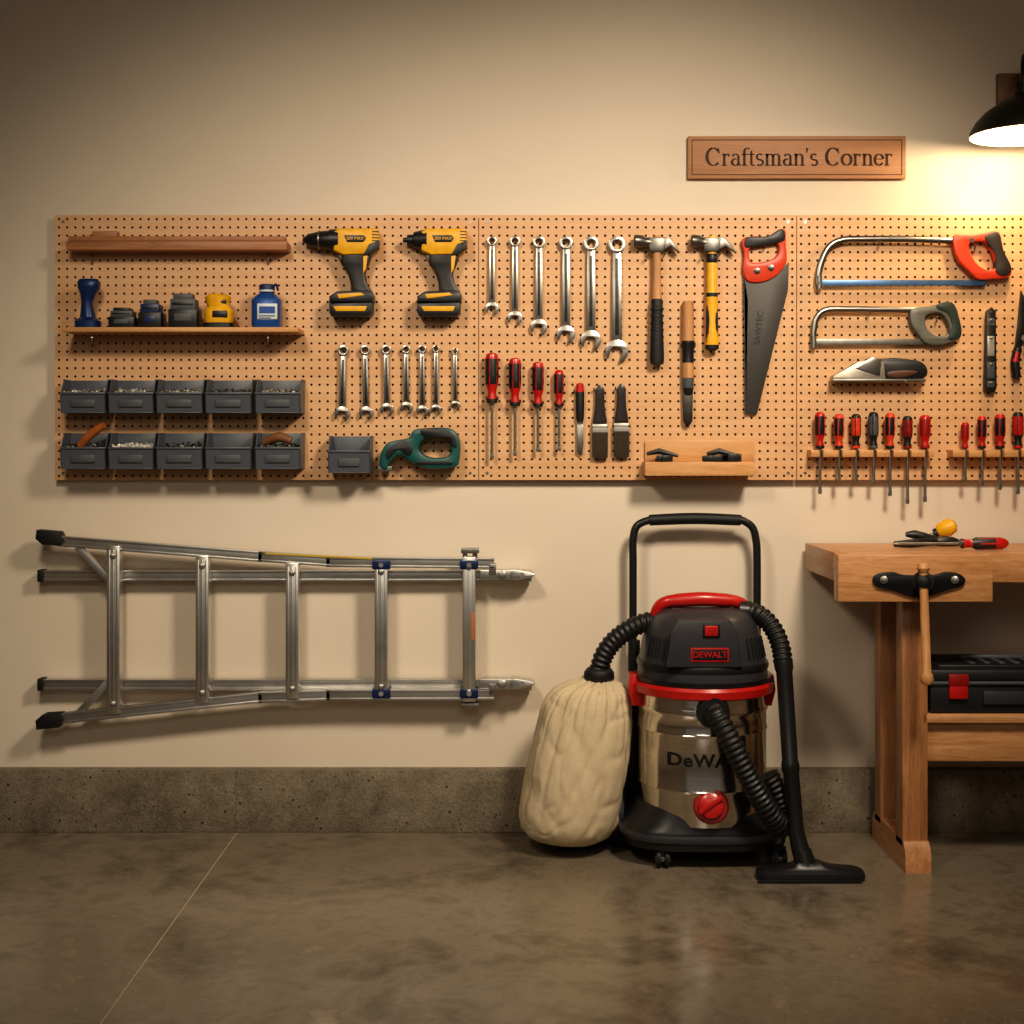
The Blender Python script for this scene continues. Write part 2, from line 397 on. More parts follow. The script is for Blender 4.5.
# ---------------- cordless drills
def drill(ox,oy,impact):
    g=G('cordless_drill'); c=.068
    def X(x): return ox+x
    def Y(y): return oy+y
    y=Y(12)
    if not impact:
        g.tube([(X(0),y,c,2.5),(X(3),y,c,4),(X(5),y,c,6),(X(14),y,c,8),(X(15),y,c,8.6),(X(26),y,c,9.5),(X(26.5),y,c,10.5),(X(36),y,c,11)],1,BLK,seg=20)
        g.tube([(X(15.5),y,c,9.2),(X(17),y,c,9.3)],1,STL,seg=20)
    else:
        g.tube([(X(0),y,c,2.2),(X(4),y,c,2.6),(X(4.2),y,c,5),(X(10),y,c,5.5),(X(11),y,c,8),(X(24),y,c,11)],1,BLK,seg=20)
    o=0 if not impact else -12
    x0=30+o
    g.prism([(X(x0),Y(3)),(X(x0+6),Y(0)),(X(66+o+8),Y(0)),(X(76+o),Y(4)),(X(76+o),Y(20)),(X(68+o),Y(26)),(X(40+o),Y(27)),(X(x0),Y(22))],c-.026,c+.026,YEL,.009)
    g.prism([(X(41+o),Y(7)),(X(60+o),Y(7)),(X(63+o),Y(9)),(X(62+o),Y(12)),(X(60+o),Y(14)),(X(44+o),Y(14))],c,c+.0285,BLK,.002)
    g.text('20V MAX',X(52+o),Y(10.5),3,c+.0292,YEL,off=.0001)
    g.prism([(X(66+o),Y(16)),(X(76+o),Y(12)),(X(76+o),Y(20)),(X(68+o),Y(26)),(X(60+o),Y(27))],c,c+.0272,BLK,.002)
    for k in range(4): g.box(X(69+o),Y(3+k*3),X(75.5+o),Y(4.2+k*3),c-.02,c+.0265,BLK,.0005)
    g.prism([(X(42+o),Y(22)),(X(66+o),Y(22)),(X(66+o),Y(34)),(X(62+o),Y(44)),(X(64+o),Y(56)),(X(69+o),Y(66)),(X(50+o),Y(66)),(X(47+o),Y(54)),(X(43+o),Y(42)),(X(38+o),Y(34))],c-.018,c+.018,BLK,.008,sm=4)
    g.prism([(X(34+o),Y(27)),(X(44+o),Y(26)),(X(44+o),Y(41)),(X(39+o),Y(38))],c-.009,c+.009,DST,.004)
    g.prism([(X(60+o),Y(26)),(X(65+o),Y(26)),(X(63+o),Y(40)),(X(60+o),Y(46))],c,c+.0195,YEL,.002)
    g.prism([(X(26+o),Y(68)),(X(34+o),Y(63)),(X(66+o),Y(62)),(X(70+o),Y(66)),(X(70+o),Y(74)),(X(26+o),Y(74))],c-.034,c+.034,BLK,.006)
    g.prism([(X(34+o),Y(66)),(X(58+o),Y(64.5)),(X(62+o),Y(67)),(X(36+o),Y(70.5))],c,c+.0355,YEL,.001)
    g.prism([(X(26+o),Y(75)),(X(69+o),Y(74)),(X(69+o),Y(84)),(X(66+o),Y(88)),(X(28+o),Y(88)),(X(26+o),Y(84))],c-.036,c+.036,BLK,.006)
    g.prism([(X(30+o),Y(78)),(X(64+o),Y(78)),(X(62+o),Y(83)),(X(33+o),Y(83))],c,c+.0372,YEL,.001)
    g.peg(X(50+o),Y(28),out=.049); g.peg(X(62+o),Y(28),out=.049)
    g.done()
drill(303,228,False); drill(403,228,True)
# ---------------- wrenches
def circ(cx,cy,r,n=20,a0=0): return [(cx+r*math.cos(a0+2*math.pi*k/n),cy+r*math.sin(a0+2*math.pi*k/n)) for k in range(n)]
def wrench(x,y0,y1,k,lean=0):
    g=G('combination_wrench'); rr=k; R=k*1.35; w=k*.48; a,b=PB+.008,PB+.018
    g.prism(circ(x,y0+rr,rr),a-.001,b+.002,CHR,.001,holes=[circ(x,y0+rr,rr*.58,12)],smh=0)
    xb=x+lean
    g.prism([(x-w,y0+rr*1.8),(x+w,y0+rr*1.8),(xb+w*1.25,y1-R*1.3),(xb-w*1.25,y1-R*1.3)],a,b,CHR,.0015)
    g.prism([(x-w*.4,y0+rr*2.6),(x+w*.4,y0+rr*2.6),(xb+w*.45,y1-R*2.3),(xb-w*.45,y1-R*2.3)],b-.001,b+.0008,DST,.0003)
    cx,cy=xb,y1-R*.95; t=math.radians(18)
    outer=[]
    for i in range(19):
        an=math.radians(90+38)+math.radians(360-76)*i/18
        outer.append((R*math.cos(an),R*math.sin(an)))
    s_=R*.50
    inner=[(s_,R*.80),(s_,-.02*R),(s_*.5,-.32*R),(-s_*.5,-.32*R),(-s_,-.02*R),(-s_,R*.80)]
    loop=[(cx+p*math.cos(t)-q*math.sin(t),cy+p*math.sin(t)+q*math.cos(t)) for p,q in outer+inner]
    g.prism(loop,a-.001,b+.001,CHR,.001)
    g.peg(x,y0+rr*.7,out=.052)
    g.done()
for x,y0,y1,k in [(492,236,315,5.0),(515,236,325,5.4),(539,236,335,6.2),(566,236,343,6.8),(591,236,350,7.6),(617,236,362,8.6)]: wrench(x,y0,y1,k)
for x,y0,y1,k in [(343,345,421,5.6),(365,345,420,5.2),(386,345,416,4.9),(406,345,414,4.6),(422,345,417,4.4),(436,345,415,4.0),(455,348,410,3.5)]: wrench(x,y0,y1,k,random.uniform(-1.5,1.5))
# ---------------- hammers
def hammer(x,y0,xl,xr,grip):
    g=G('claw_hammer'); c=PB+.028
    m=M('hammer_steel','#6f6c67',.38,.85,var=.15)
    mir=lambda P:[(2*x-p[0],)+tuple(p[1:]) for p in P]
    g.prism(mir([(x-9,y0+3),(x+8,y0+2),(x+8,y0+14),(x+5,y0+17),(x-6,y0+17),(x-8,y0+13)]),c-.014,c+.014,m,.004)
    g.tube([(x-6,y0+8,c,5.2),(xl+10,y0+7,c,4.8),(xl+8,y0+6.5,c,6.2),(xl+1,y0+6,c,6.4),(xl,y0+6,c,5.4)],1,m,seg=18)
    for dd in (-.0065,.0065):
        g.prism([(x+6,y0+2),(x+13,y0+2.5),(xr-4,y0+9),(xr+1,y0+17),(xr-3,y0+16),(x+14,y0+11),(x+6,y0+15)],c+dd-.005,c+dd+.005,m,.002)
    if grip=='wood':
        g.lv(x,c,[(y0+1,3.6,WHN),(y0+18,4,WHN),(y0+40,3.9,WHN),(y0+64,4.8,BLK2),(y0+66,6,BLK2),(y0+75,5.6,BLK2),(y0+100,6.4,BLK2),(y0+124,7.2,BLK2),(y0+129,6.5,BLK2),(y0+130,3,BLK2)],flat=.8)
        for k in range(7): g.lv(x,c,[(y0+72+k*7,5.5,BLK),(y0+73+k*7,6.9,BLK),(y0+75+k*7,6.9,BLK),(y0+76+k*7,5.5,BLK)],flat=.8)
    else:
        g.lv(x,c,[(y0+1,3.4,YEL),(y0+18,4.6,YEL),(y0+22,5.2,YEL),(y0+54,5,YEL),(y0+58,6,BLK2),(y0+62,5.8,YEL),(y0+88,6,YEL),(y0+104,6.8,YEL),(y0+110,7,BLK2),(y0+114,6.5,BLK2),(y0+116,3,BLK2)],flat=.8)
        for k in (-3.2,3.2): g.tube([(x+k,y0+62,c,2.2),(x+k*1.15,y0+85,c+.006,2.4),(x+k*1.2,y0+108,c+.004,2.4)],1,BLK2,seg=8)
        g.lv(x,c,[(y0+19,4.8,BLK),(y0+20,5.5,BLK),(y0+27,5.6,BLK),(y0+28,5,BLK)],flat=.84)
    g.peg(x-8,y0+19,out=c+.02); g.peg(x+8,y0+19,out=c+.02)
    g.done()
hammer(657,235,634,679,'wood'); hammer(712,235,691,735,'y')
# ---------------- hand saw
g=G('hand_saw'); a,b=PB+.012,PB+.014
g.prism([(744,272),(772,278),(789,262),(788,290),(757,414),(746,414)],a,b,M('saw_blade','#454340',.5,.3,var=.12,stretch=(1,1,8)),.0004)
t=[]
for k in range(34):
    y=276+k*4; t+=[(744.2+.03*k*1.6,y),(742.6+.03*k*1.6,y+1.2)]
t+=[(746,414),(748,300)]
g.prism(t,a,b,DST,.0003)
g.text('SAWTEC',759,328,6,b+.0006,BLK,rot=83,off=.0004)
g.prism([(742,240),(752,236),(768,236),(780,229),(786,231),(786,242),(787,254),(786,264),(776,276),(762,282),(748,281),(743,270),(744,254)],a-.009,b+.009,ORG,.005,sm=5,holes=[[(752,246),(766,244),(776,242),(779,250),(774,258),(762,262),(752,262),(749,254)]])
g.prism([(747,237),(768,236),(780,229),(785,232),(784,241),(770,244),(752,247),(745,247)],a-.006,b+.012,BLK,.004,sm=4)
for p in [(757,271),(771,268)]: g.tube([(p[0],p[1],b,3.2),(p[0],p[1],b+.011,3.2),(p[0],p[1],b+.012,2)],1,CHR,seg=12)
g.peg(765,247,out=.06); g.done()
# ---------------- chisel
g=G('wood_chisel'); c=PB+.018
g.lv(688,c,[(301,4.5,WHN),(302,5.6,WHN),(338,6,WHN),(341,6.6,BLK),(344,6.6,BLK),(346,6,BLK),(360,5.8,BLK),(363,6,WHN),(374,6,WHN),(378,6,GRY),(384,6,GRY),(388,5.6,BLK),(394,4.8,BLK)])
g.prism([(683,390),(693,390),(692.5,421),(690,425),(686,425),(683.5,421)],c-.006,c+.006,DST,.002); g.peg(681,346,out=.05); g.peg(695,346,out=.05); g.done()
# ---------------- screwdrivers
def driver(x,y0,yh,y1,r,m1,m2,name='screwdriver',dc=None,hooks=True,x2=None):
    g=G(name); c=dc or (PB+.006+r/345+.004); h=yh-y0
    g.lv(x,c,[(y0,r*.5,m1),(y0+1.5,r*.85,m1),(y0+h*.12,r,m2),(y0+h*.30,r*.96,m2),(y0+h*.42,r*1.02,m2),(y0+h*.62,r*.92,m1),(y0+h*.72,r*.66,m1),(y0+h*.80,r*.62,m1),(y0+h*.90,r*.85,m2),(yh-1,r*.8,STL),(yh,r*.35,STL)],seg=14,x2=x2)
    for k in range(5):
        an=k*2*math.pi/5+.55
        ox,oy=math.cos(an)*r*.93/345,math.sin(an)*r*.93/345
        p=W(x,y0+h*.10,c)+Vector((ox,oy,0)); q=W(x,y0+h*.62,c)+Vector((ox,oy,0)); g.wtube([p,q],.0017,m1,6)
    xe=x if x2 is None else x2
    g.tube([(xe,yh-2,c,1.5),(xe,y1-5,c,1.5)],1,STL,seg=10)
    g.prism([(xe-1.5,y1-7),(xe+1.5,y1-7),(xe+2.1,y1-3),(xe+1.6,y1),(xe-1.6,y1),(xe-2.1,y1-3)],c-.0012,c+.0012,STL,.0004)
    if hooks:
        g.peg(x-r*.7-1,yh-h*.1,out=c+.008); g.peg(x+r*.7+1,yh-h*.1,out=c+.008)
    g.done()
driver(492,353,404,459,6.8,RED,BLK); driver(515,358,407,456,6.3,RED,BLK); driver(538,362,408,452,5.9,RED,BLK); driver(559,370,408,451,5,RED,BLK)
g=G('putty_knife'); c=PB+.014
g.lv(580,c,[(383,2,RED),(384,3.6,RED),(392,4.2,BLK),(405,4.4,BLK),(418,4,BLK),(422,3,STL),(424,3,STL)],flat=.7); g.prism([(577,422),(583,422),(583.5,445),(582,456),(577,452)],c-.001,c+.001,CHR,.0004); g.peg(574,392,out=.05); g.done()
for x,y0 in ((600,385),(621.5,384)):
    g=G('paint_brush'); c=PB+.014
    g.prism([(x-2,y0),(x+2,y0),(x+4.5,y0+5),(x+4.4,y0+14),(x+5,y0+24),(x+7,y0+36),(x+7,y0+40),(x-7,y0+40),(x-7,y0+36),(x-5,y0+24),(x-4.4,y0+14),(x-4.5,y0+5)],c-.006,c+.006,M('dark_varnish','#2a2220',.3),.003)
    g.box(x-7.6,y0+39,x+7.6,y0+50,c-.008,c+.008,FER,.002)
    for k in (41.5,47): g.box(x-7.8,y0+k,x+7.8,y0+k+1,c-.0085,c+.0085,GRY,.0004)
    BR=M('bristle','#6b5c4c',.9,var=.5,ns=60,bmp=.6,stretch=(14,14,1))
    for k in range(-7,8): g.tube([(x+k*.98,y0+48,c,1.1),(x+k*1.0,y0+66,c,1.0),(x+k*1.0,y0+74-abs(k)*.15,c,.6)],1,BR,seg=6,flat=4)
    g.peg(x-6,y0+5,out=.045); g.done()
# ---------------- small tray
g=G('wall_tray')
g.box(645,441,754,462,.0305,PB+.012,WLT,.002); g.box(645,462,754,476,.0305,.12,WLT,.003)
g.done()
tb=WZ(462,.12)
g=G('clamp_pads')
zz=tb+.001
for (px,n) in ((662,5),(722,9)):
    for k in range(n):
        d_=.055+.045*random.random(); x_=WX(px,d_)+random.uniform(-.03,.03)*(n/6)
        g.wbox(x_-.016,x_+.016,d_-.008,d_+.008,zz,zz+.012+random.random()*.012,BLK,.003,Matrix.Rotation(random.uniform(-.25,.25),3,'Z'))
    x_=WX(px,.08); g.wtube([(x_-.045,-.09,zz+.022),(x_-.01,-.09,zz+.030),(x_+.045,-.1,zz+.016)],[.005,.009,.004],BLK,8)
g.done()
# ---------------- green jigsaw
g=G('jigsaw'); c=.07
g.prism([(408,438),(414,430),(428,428),(448,428),(457,434),(460,446),(459,460),(455,467),(436,469),(424,468),(412,463),(400,455),(390,462),(387,470),(380,468),(380,456),(386,444),(397,440)],c-.025,c+.025,TEAL,.009,sm=4,holes=[[(424,439),(440,436),(449,440),(450,454),(440,458),(426,456),(419,449)]])
g.prism([(398,442),(408,441),(413,450),(408,456),(398,450),(388,460),(386,452)],c,c+.0275,BLK,.003,sm=3)
g.prism([(422,429),(446,430),(455,436),(457,448),(452,446),(448,438),(424,437)],c,c+.027,BLK,.003,sm=3)
g.box(416,461,452,465,c,c+.0265,BLK,.001)
g.prism([(378,467),(392,466),(392,471),(378,471)],c-.02,c+.02,STL,.001)
g.peg(432,441,out=.085); g.peg(405,441,out=.05); g.done()
# ---------------- hacksaws
g=G('hacksaw'); c=PB+.02
g.tube([(818,284,c),(819,272,c),(823,258,c),(830,246,c),(842,240,c),(860,239,c),(905,239,c),(958,241,c)],3.3,CHR,sm=5,seg=10,flat=.7)
g.prism([(816,280),(986,280),(986,285.5),(816,286)],c-.0015,c+.0015,M('saw_blue','#4f6f96',.35,.5),.0004)
g.tube([(819,276,c,3.2),(819,289,c,3.2)],1,STL,seg=10); g.tube([(818,283,c-.008,2),(818,283,c+.010,2)],1,STL,seg=8)
g.prism([(954,236),(975,234),(996,231),(1001,236),(1005,254),(1012,268),(1009,277),(990,279),(978,279),(966,268),(957,257)],c-.013,c+.013,ORG,.005,sm=4,holes=[[(969,245),(984,241),(992,250),(996,266),(988,270),(976,262)]])
g.prism([(985,236),(999,232),(1004,250),(1012,268),(1006,276),(996,272),(996,256),(989,244)],c-.010,c+.0165,M('grip_brown','#231b1a',.55),.004,sm=3)
g.tube([(972,240,c+.012,2.4),(972,240,c+.017,2.4)],1,CHR,seg=10)
g.peg(880,243,out=.07); g.peg(975,248,out=.07); g.done()
g=G('hacksaw')
g.tube([(813,342,c),(814,330,c),(817,317,c),(826,310,c),(845,309,c),(918,310,c)],3,CHR,sm=5,seg=10,flat=.7)
g.prism([(811,339),(935,339),(935,344.5),(811,345)],c-.0015,c+.0015,STL,.0004); g.tube([(813.5,336,c,3),(813.5,348,c,3)],1,STL,seg=10)
g.prism([(912,309),(930,306),(950,302),(957,308),(960,322),(962,334),(957,340),(940,345),(926,343),(918,334),(911,322)],c-.012,c+.012,M('grey_handle','#6c6c64',.45,.2),.005,sm=4,holes=[[(926,316),(940,313),(948,322),(949,333),(938,336),(928,329)]])
g.prism([(938,304),(952,302),(959,316),(962,334),(954,340),(948,338),(952,326),(948,314),(938,309)],c-.009,c+.015,M('dark_green','#26332c',.5),.004,sm=3)
g.peg(870,313,out=.07); g.peg(937,319,out=.07); g.done()
# ---------------- block plane
g=G('block_plane'); c=.065
g.prism([(833,376),(846,369),(858,362),(872,359),(884,362),(886,380),(833,380)],c-.02,c+.02,M('cast_metal','#a39c90',.4,.6,bmp=.3),.003)
g.prism([(856,368),(872,357),(882,359),(880,376)],c-.012,c+.024,CHR,.002)
g.prism([(876,362),(890,358),(908,359),(922,362),(928,370),(924,378),(900,380),(880,378)],c-.016,c+.016,BLK,.006,sm=4)
g.prism([(888,372),(905,370),(918,372),(905,377),(890,377)],c,c+.0185,M('brown_grip','#5a3826',.5),.002,sm=3)
g.box(833,379,926,381.5,c-.022,c+.022,STL,.001); g.peg(860,383,out=.085); g.peg(905,383,out=.085); g.done()
# ---------------- torpedo level and snips
g=G('torpedo_level'); c=PB+.016
g.prism([(987,311),(992,307),(996,311),(997,388),(995,392),(987,392),(985,388)],c-.008,c+.010,M('charcoal_metal','#332e2a',.4,.5),.002)
for y,h in ((318,8),(336,20),(362,16),(381,6)):
    g.box(987.5,y,994.5,y+h,c+.009,c+.0112,GRY if h<18 else FER,.0008); g.tube([(991,y+2,c+.011),(991,y+3,c+.0125)],1.8,STL,seg=8)
g.peg(991,314,out=.056); g.done()
g=G('tin_snips'); c=PB+.016
g.prism([(1021,290),(1025,298),(1026,330),(1022,346),(1015,350),(1018,325)],c-.004,c+.004,DST,.001); g.prism([(1030,290),(1033,312),(1034,330),(1037,350),(1029,346),(1023,330)],c-.006,c+.002,DST,.001)
for P in ([(1018,348,c,4),(1015,362,c,4.5),(1017,378,c,4)],[(1033,348,c,4),(1038,362,c,4.5),(1036,378,c,4)]): g.tube(P,4,BLK,sm=4)
g.tube([(1017,352,c+.004,3),(1015,362,c+.004,3.4)],3,RED); g.tube([(1025,338,c-.008,3.5),(1025,338,c+.008,3.5)],1,CHR); g.peg(1025,350,out=.055); g.done()
# ---------------- screwdriver racks (slotted boards, shafts drop through the slots)
def rack(x0,x1,slots):
    g=G('screwdriver_rack'); dc=.065; sl=.0075
    z1,z0=WZ(450,.085),WZ(457,.085); a,b=WX(x0,.085),WX(x1,.085)
    g.wbox(a,b,.0305,dc-sl,z0,z1,WLT,.0012)
    e=[a]
    for s_ in slots: e+= [WX(s_,dc)-.0055,WX(s_,dc)+.0055]
    e.append(b)
    for k in range(0,len(e),2): g.wbox(e[k],e[k+1],dc-sl-.001,.085,z0,z1,WLT,.0012)
    g.done()
D1=[(820,412,494,5.2,RED,BLK),(839,414,482,5,ORG,BLK),(856,414,482,5,BLK,ORG),(873.5,412,484,5,BLK,GRY),(890,413,496,5,ORG,BLK),(907.5,416,504,5,BLK,DRD),(925,415,502,5.6,RED,DRD)]
D2=[(965,422,482,4,RED,DRD),(982,416,486,4.6,RED,BLK),(1000,414,490,5.4,RED,DST),(1018,412,494,5.4,BLK,RED),(1036,414,486,5,RED,BLK),(1054,414,486,5,ORG,BLK)]
rack(811,934,[q[0] for q in D1]); rack(953,1075,[q[0] for q in D2])
for x,y0,y1,r,m1,m2 in D1+D2: driver(x,y0,449.3,y1,r,m1,m2,dc=.065,hooks=False)
# ---------------- sign
g=G('wooden_sign'); sd=.018
g.box(688,136,906,178.5,0.0005,sd,WSG,.002)
for (a,b,c_,d_) in [(692,139.5,902,140.3),(692,174.2,902,175),(691.7,139.5,692.5,175),(901.5,139.5,902.3,175)]: g.box(a,b,c_,d_,sd-.001,sd+.0006,ENG,0)
u=11.7; X0=706; Y0=165.5; BW=1.25
def arc(cx,cy,rx,ry,a0,a1,wx=.2,wn=.06,n=16):
    P=[]
    for i in range(n+1):
        a=math.radians(a0+(a1-a0)*i/n); P.append((cx+rx*math.cos(a),cy+ry*math.sin(a),wn+(wx-wn)*abs(math.cos(a))))
    return P
def stem(x,y0,y1,w=.17,sb=True,st=False):
    o=[[(x,y0,w),(x,y1,w)]]
    if sb: o.append([(x-.22,y0+.03,.07),(x+.22,y0+.03,.07)])
    if st: o.append([(x-.2,y1-.05,.05),(x,y1-.02,.1)])
    return o
GL={'C':(1.32,[arc(.64,.75,.56,.74,42,318,.22),[(1.08,1.5,.05),(1.1,1.04,.1)]]),
'r':(.78,stem(.24,0,1,st=True)+[arc(.5,.7,.24,.26,150,60,.12,.08),[(.56,.88,.15),(.7,.88,.17)]]),
'a':(.92,[arc(.42,.29,.3,.27,70,330,.18),[(.68,.1,.16),(.68,.75,.16)],arc(.43,.72,.25,.26,0,165,.15),[(.68,.12,.13),(.78,.04,.09),(.92,.1,.04)]]),
'f':(.6,stem(.26,0,1.2)+[[(.02,.95,.08),(.58,.95,.08)],arc(.52,1.2,.26,.28,180,50,.17)]),
't':(.6,[[(.26,.2,.17),(.26,1.25,.13)],[(.02,.95,.08),(.56,.95,.08)],arc(.43,.2,.17,.18,180,310,.16)]),
's':(.76,[arc(.38,.74,.25,.24,40,270,.15,.09),arc(.38,.26,.27,.24,90,-140,.15,.09)]),
'm':(1.56,stem(.24,0,1,st=True)+stem(.76,0,.75)+stem(1.28,0,.75)+[arc(.5,.72,.26,.25,180,0,.16),arc(1.02,.72,.26,.25,180,0,.16)]),
'n':(1.04,stem(.24,0,1,st=True)+stem(.78,0,.75)+[arc(.51,.72,.27,.25,180,0,.16)]),
"'":(.36,[[(.16,1.5,.18),(.1,1.08,.05)]]),
'o':(.98,[arc(.48,.5,.4,.47,0,360,.2)]),
'e':(.88,[arc(.45,.5,.36,.47,8,325,.19),[(.12,.55,.06),(.81,.55,.06)]]),' ':(.6,[])}
cx=0
for ch in "Craftsman's Corner":
    adv,st=GL[ch]
    for p in st: g.ribbon([(X0+(cx+q[0])*u,Y0-q[1]*u,q[2]*u*BW) for q in p],sd+.0008,ENG,.0012)
    cx+=adv
g.done()
# ---------------- lamp
lamp=empty('wall_lamp',W(1024,135,.25)); LM=M('lamp_black','#1c1a16',.4,.2); LI=M('lamp_inner','#e8e0d0',.4)
g=G('mount_plate',lamp); g.box(998,73,1052,104,0.0005,.022,WPL,.003); g.tube([(1025,88,.02,9),(1025,88,.03,9),(1025,88,.034,5)],1,LM); g.done()
g=G('arm',lamp); g.tube([(1025,88,.03),(1025,78,.06),(1025,62,.11),(1025,56,.17),(1024,62,.23),(1024,76,.25),(1024,98,.25)],3.2,LM,sm=8); g.done()
g=G('shade',lamp); d=.25
out=[(1024,88,9),(1024,95,10),(1024,99,16),(1024,104,26),(1024,112,38),(1024,122,47),(1024,131,52),(1024,135,53)]
R=[(a,b,d,r,r/S(d)) for a,b,r in out]
g.loft(R,LM,seg=64,caps=False)
R2=[(a,b+.8,d,r-1.0,(r-1.0)/S(d)) for a,b,r in out[1:]]
g.loft(R2,LI,seg=64,caps=False); g.loft([R[-1],R2[-1]],LM,seg=64,caps=False); g.loft([R[0],(1024,87,d,3,3/S(d))],LM,seg=64)
g.done()
g=G('bulb',lamp); g.lv(1024,d,[(98,5,MT),(108,5,MT),(109,6,M('bulb_glow','#ffd9a0',.3,emit=('#ffc27a',14)))]+[(p,q,_m['bulb_glow']) for p,q in ((114,10),(120,12),(126,10),(130,5),(131,1))]); g.done()
# ---------------- ladder
g=G('aluminium_ladder')
BC=M('blue_collar','#1c2f5c',.35,.3); WB=M('warning_label','#c2a545',.5)
def rail(x0,y0,x1,y1,w,d0,d1):
    L=math.hypot(x1-x0,y1-y0); nx,ny=-(y1-y0)/L,(x1-x0)/L
    def q(o,w_): return [(x0+nx*(o-w_),y0+ny*(o-w_)),(x1+nx*(o-w_),y1+ny*(o-w_)),(x1+nx*(o+w_),y1+ny*(o+w_)),(x0+nx*(o+w_),y0+ny*(o+w_))]
    g.prism(q(0,w),d0,d1-.004,ALU,.0012); g.prism(q(-w*.78,w*.22),d1-.006,d1,ALU,.001); g.prism(q(w*.78,w*.22),d1-.006,d1,ALU,.001)
rail(39,576,532,576,5.4,.015,.05); rail(40,685,532,685,5.4,.015,.05)
rail(58,541,262,557,5.2,.055,.09); rail(258,556.5,330,561.5,5.2,.055,.09); rail(326,562,494,563.5,5.2,.055,.09)
rail(60,719,262,697.5,5.2,.055,.09); rail(258,698,330,695.5,5.2,.055,.09); rail(326,695.5,494,695,5.2,.055,.09)
g.prism([(265,552.5),(372,557.5),(372,559.5),(265,554.5)],.088,.091,WB,.0005)
for x,y0,y1 in ((113,546,714),(202,556,703),(292,563,699),(381,562,697),(469,557,702)):
    g.box(x-6.5,y0,x+6.5,y1,.05,.096,ALU,.002)
    for k in (-4,0,4): g.box(x+k-.9,y0+4,x+k+.9,y1-4,.09,.0975,ALU,.0006)
    for y in (y0+10,y1-10): g.tube([(x,y,.09,3.2),(x,y,.099,3.2),(x,y,.101,2)],1,STL,seg=12)
for p in ([(74,549),(80,546),(109,576),(105,582)],[(74,713),(80,716),(109,686),(105,680)]): g.prism(p,.06,.085,ALU,.001)
for y,s_ in ((538,1),(722,-1)):
    g.prism([(36,y-8*s_),(58,y-6*s_),(63,y+8*s_*.3),(60,y+8*s_),(42,y+7*s_),(35,y+1*s_)],.048,.098,BLK2,.003)
for y in (576,685): g.box(37,y-6,43,y+6,.012,.053,BLK2,.002)
for x in (381,469):
    for y in (565,694): g.box(x-9,y-4.5,x+9,y+4.5,.05,.1,BC,.003); g.tube([(x,y,.1,2.5),(x,y,.104,2.5)],1,STL,seg=12)
for x,y,s_ in ((469,551,1),(469,706,-1)):
    g.box(x-8,y-2.5,x+10,y+2.5,.055,.088,STL,.002); g.tube([(x-4,y,.07,2.5),(x-4,y+12*s_,.07,2.5)],1,STL); g.tube([(x+6,y,.07,2.5),(x+6,y+12*s_,.07,2.5)],1,STL)
for y in (575,684):
    g.box(480,y-5,518,y+5,.045,.085,ALU,.002)
    g.prism([(512,y-5),(524,y-4),(532,y-2),(535,y),(532,y+2),(524,y+4),(512,y+5)],.035,.09,ALU,.003,sm=3)
    g.tube([(502,y,.085,4.5),(502,y,.092,4.5),(502,y,.094,3)],1,STL,seg=18); g.tube([(522,y,.088,2.6),(522,y,.093,2.6)],1,STL,seg=12)
    g.box(489,y-11*(1 if y<600 else -1),496,y,.055,.09,STL,.002)
g.box(471,612,474.5,640,.09,.0978,M('label_red','#b07044',.5),.0003)
for x in (157,425):
    for y in (576,685): g.box(x-5,y-4,x+5,y+4,.0005,.018,BLK,.001)
g.done()
# ---------------- shop vacuum
vac=empty('shop_vacuum',Vector((WX(702,.25),-.25,0)))
VB=M('vac_black','#1c1c1e',.36,var=.06); VG=M('vac_grey','#36363b',.36,var=.06)
def steel():
    m,nt,b=base('stainless'); v=coords(nt,(1.5,1.5,60)); n=noi(nt,v,6,4,.6)
    r=ramp(nt,[(.3,lin('#cfc9c0')),(.7,lin('#e4dfd6'))]); nt.links.new(n.outputs['Fac'],r.inputs[0]); nt.links.new(r.outputs[0],b.inputs['Base Color'])
    b.inputs['Metallic'].default_value=1; rr=ramp(nt,[(.3,(.11,)*3),(.7,(.2,)*3)]); nt.links.new(n.outputs['Fac'],rr.inputs[0]); nt.links.new(rr.outputs[0],b.inputs['Roughness'])
    v2=coords(nt,(7,7,2)); n2=noi(nt,v2,2.2,2,.4); bump(nt,b,n2.outputs['Fac'],.5,.006); return m
SS=steel()
cd=.25; sc=S(cd)
def rg(cx,py,rx,ex=2.0,ry=None): return (cx,py,cd,rx,(ry if ry else rx/sc),ex)
g=G('drum',vac)
g.loft([rg(702,686,62),rg(702,692,63),rg(702,700,63.5),rg(702,702,65),rg(702,705,65),rg(702,707,63.5),rg(702,722,63.5),rg(702,724,64.5),rg(702,727,63.5),rg(702,775,63.5),rg(702,778,64.6),rg(702,781,63.5),rg(702,800,63.2),rg(702,812,62)],SS,seg=96)
tcx,tcy,tr=WX(702,cd),-cd,63.6/sc
DL=M('label_dark','#0c0c0c',.5)
g.text('DeWALT',710,762,12.5,.426,DL,off=.0011,xs=1.12,bend=(tcx,tcy,tr+.0012),sp=1.08)
g.done()
g=G('drain_knob',vac)
kd=.43
g.tube([(711,806,.40,18),(711,806,kd,18),(711,806,kd+.004,16)],1,DRD,seg=28); g.tube([(711,806,kd+.002,13.5),(711,806,kd+.018,12.5),(711,806,kd+.022,9)],1,RED,seg=10)
g.box(697,803,725,808,kd+.02,kd+.030,RED,.003,rot=-35); g.done()
g=G('base',vac)
zf=lambda z,d:HZ+(CH-z)*S(d)
def brg(z,rx,ry,ex=3.0): return (700,zf(z,cd),cd,rx*sc,ry,ex)
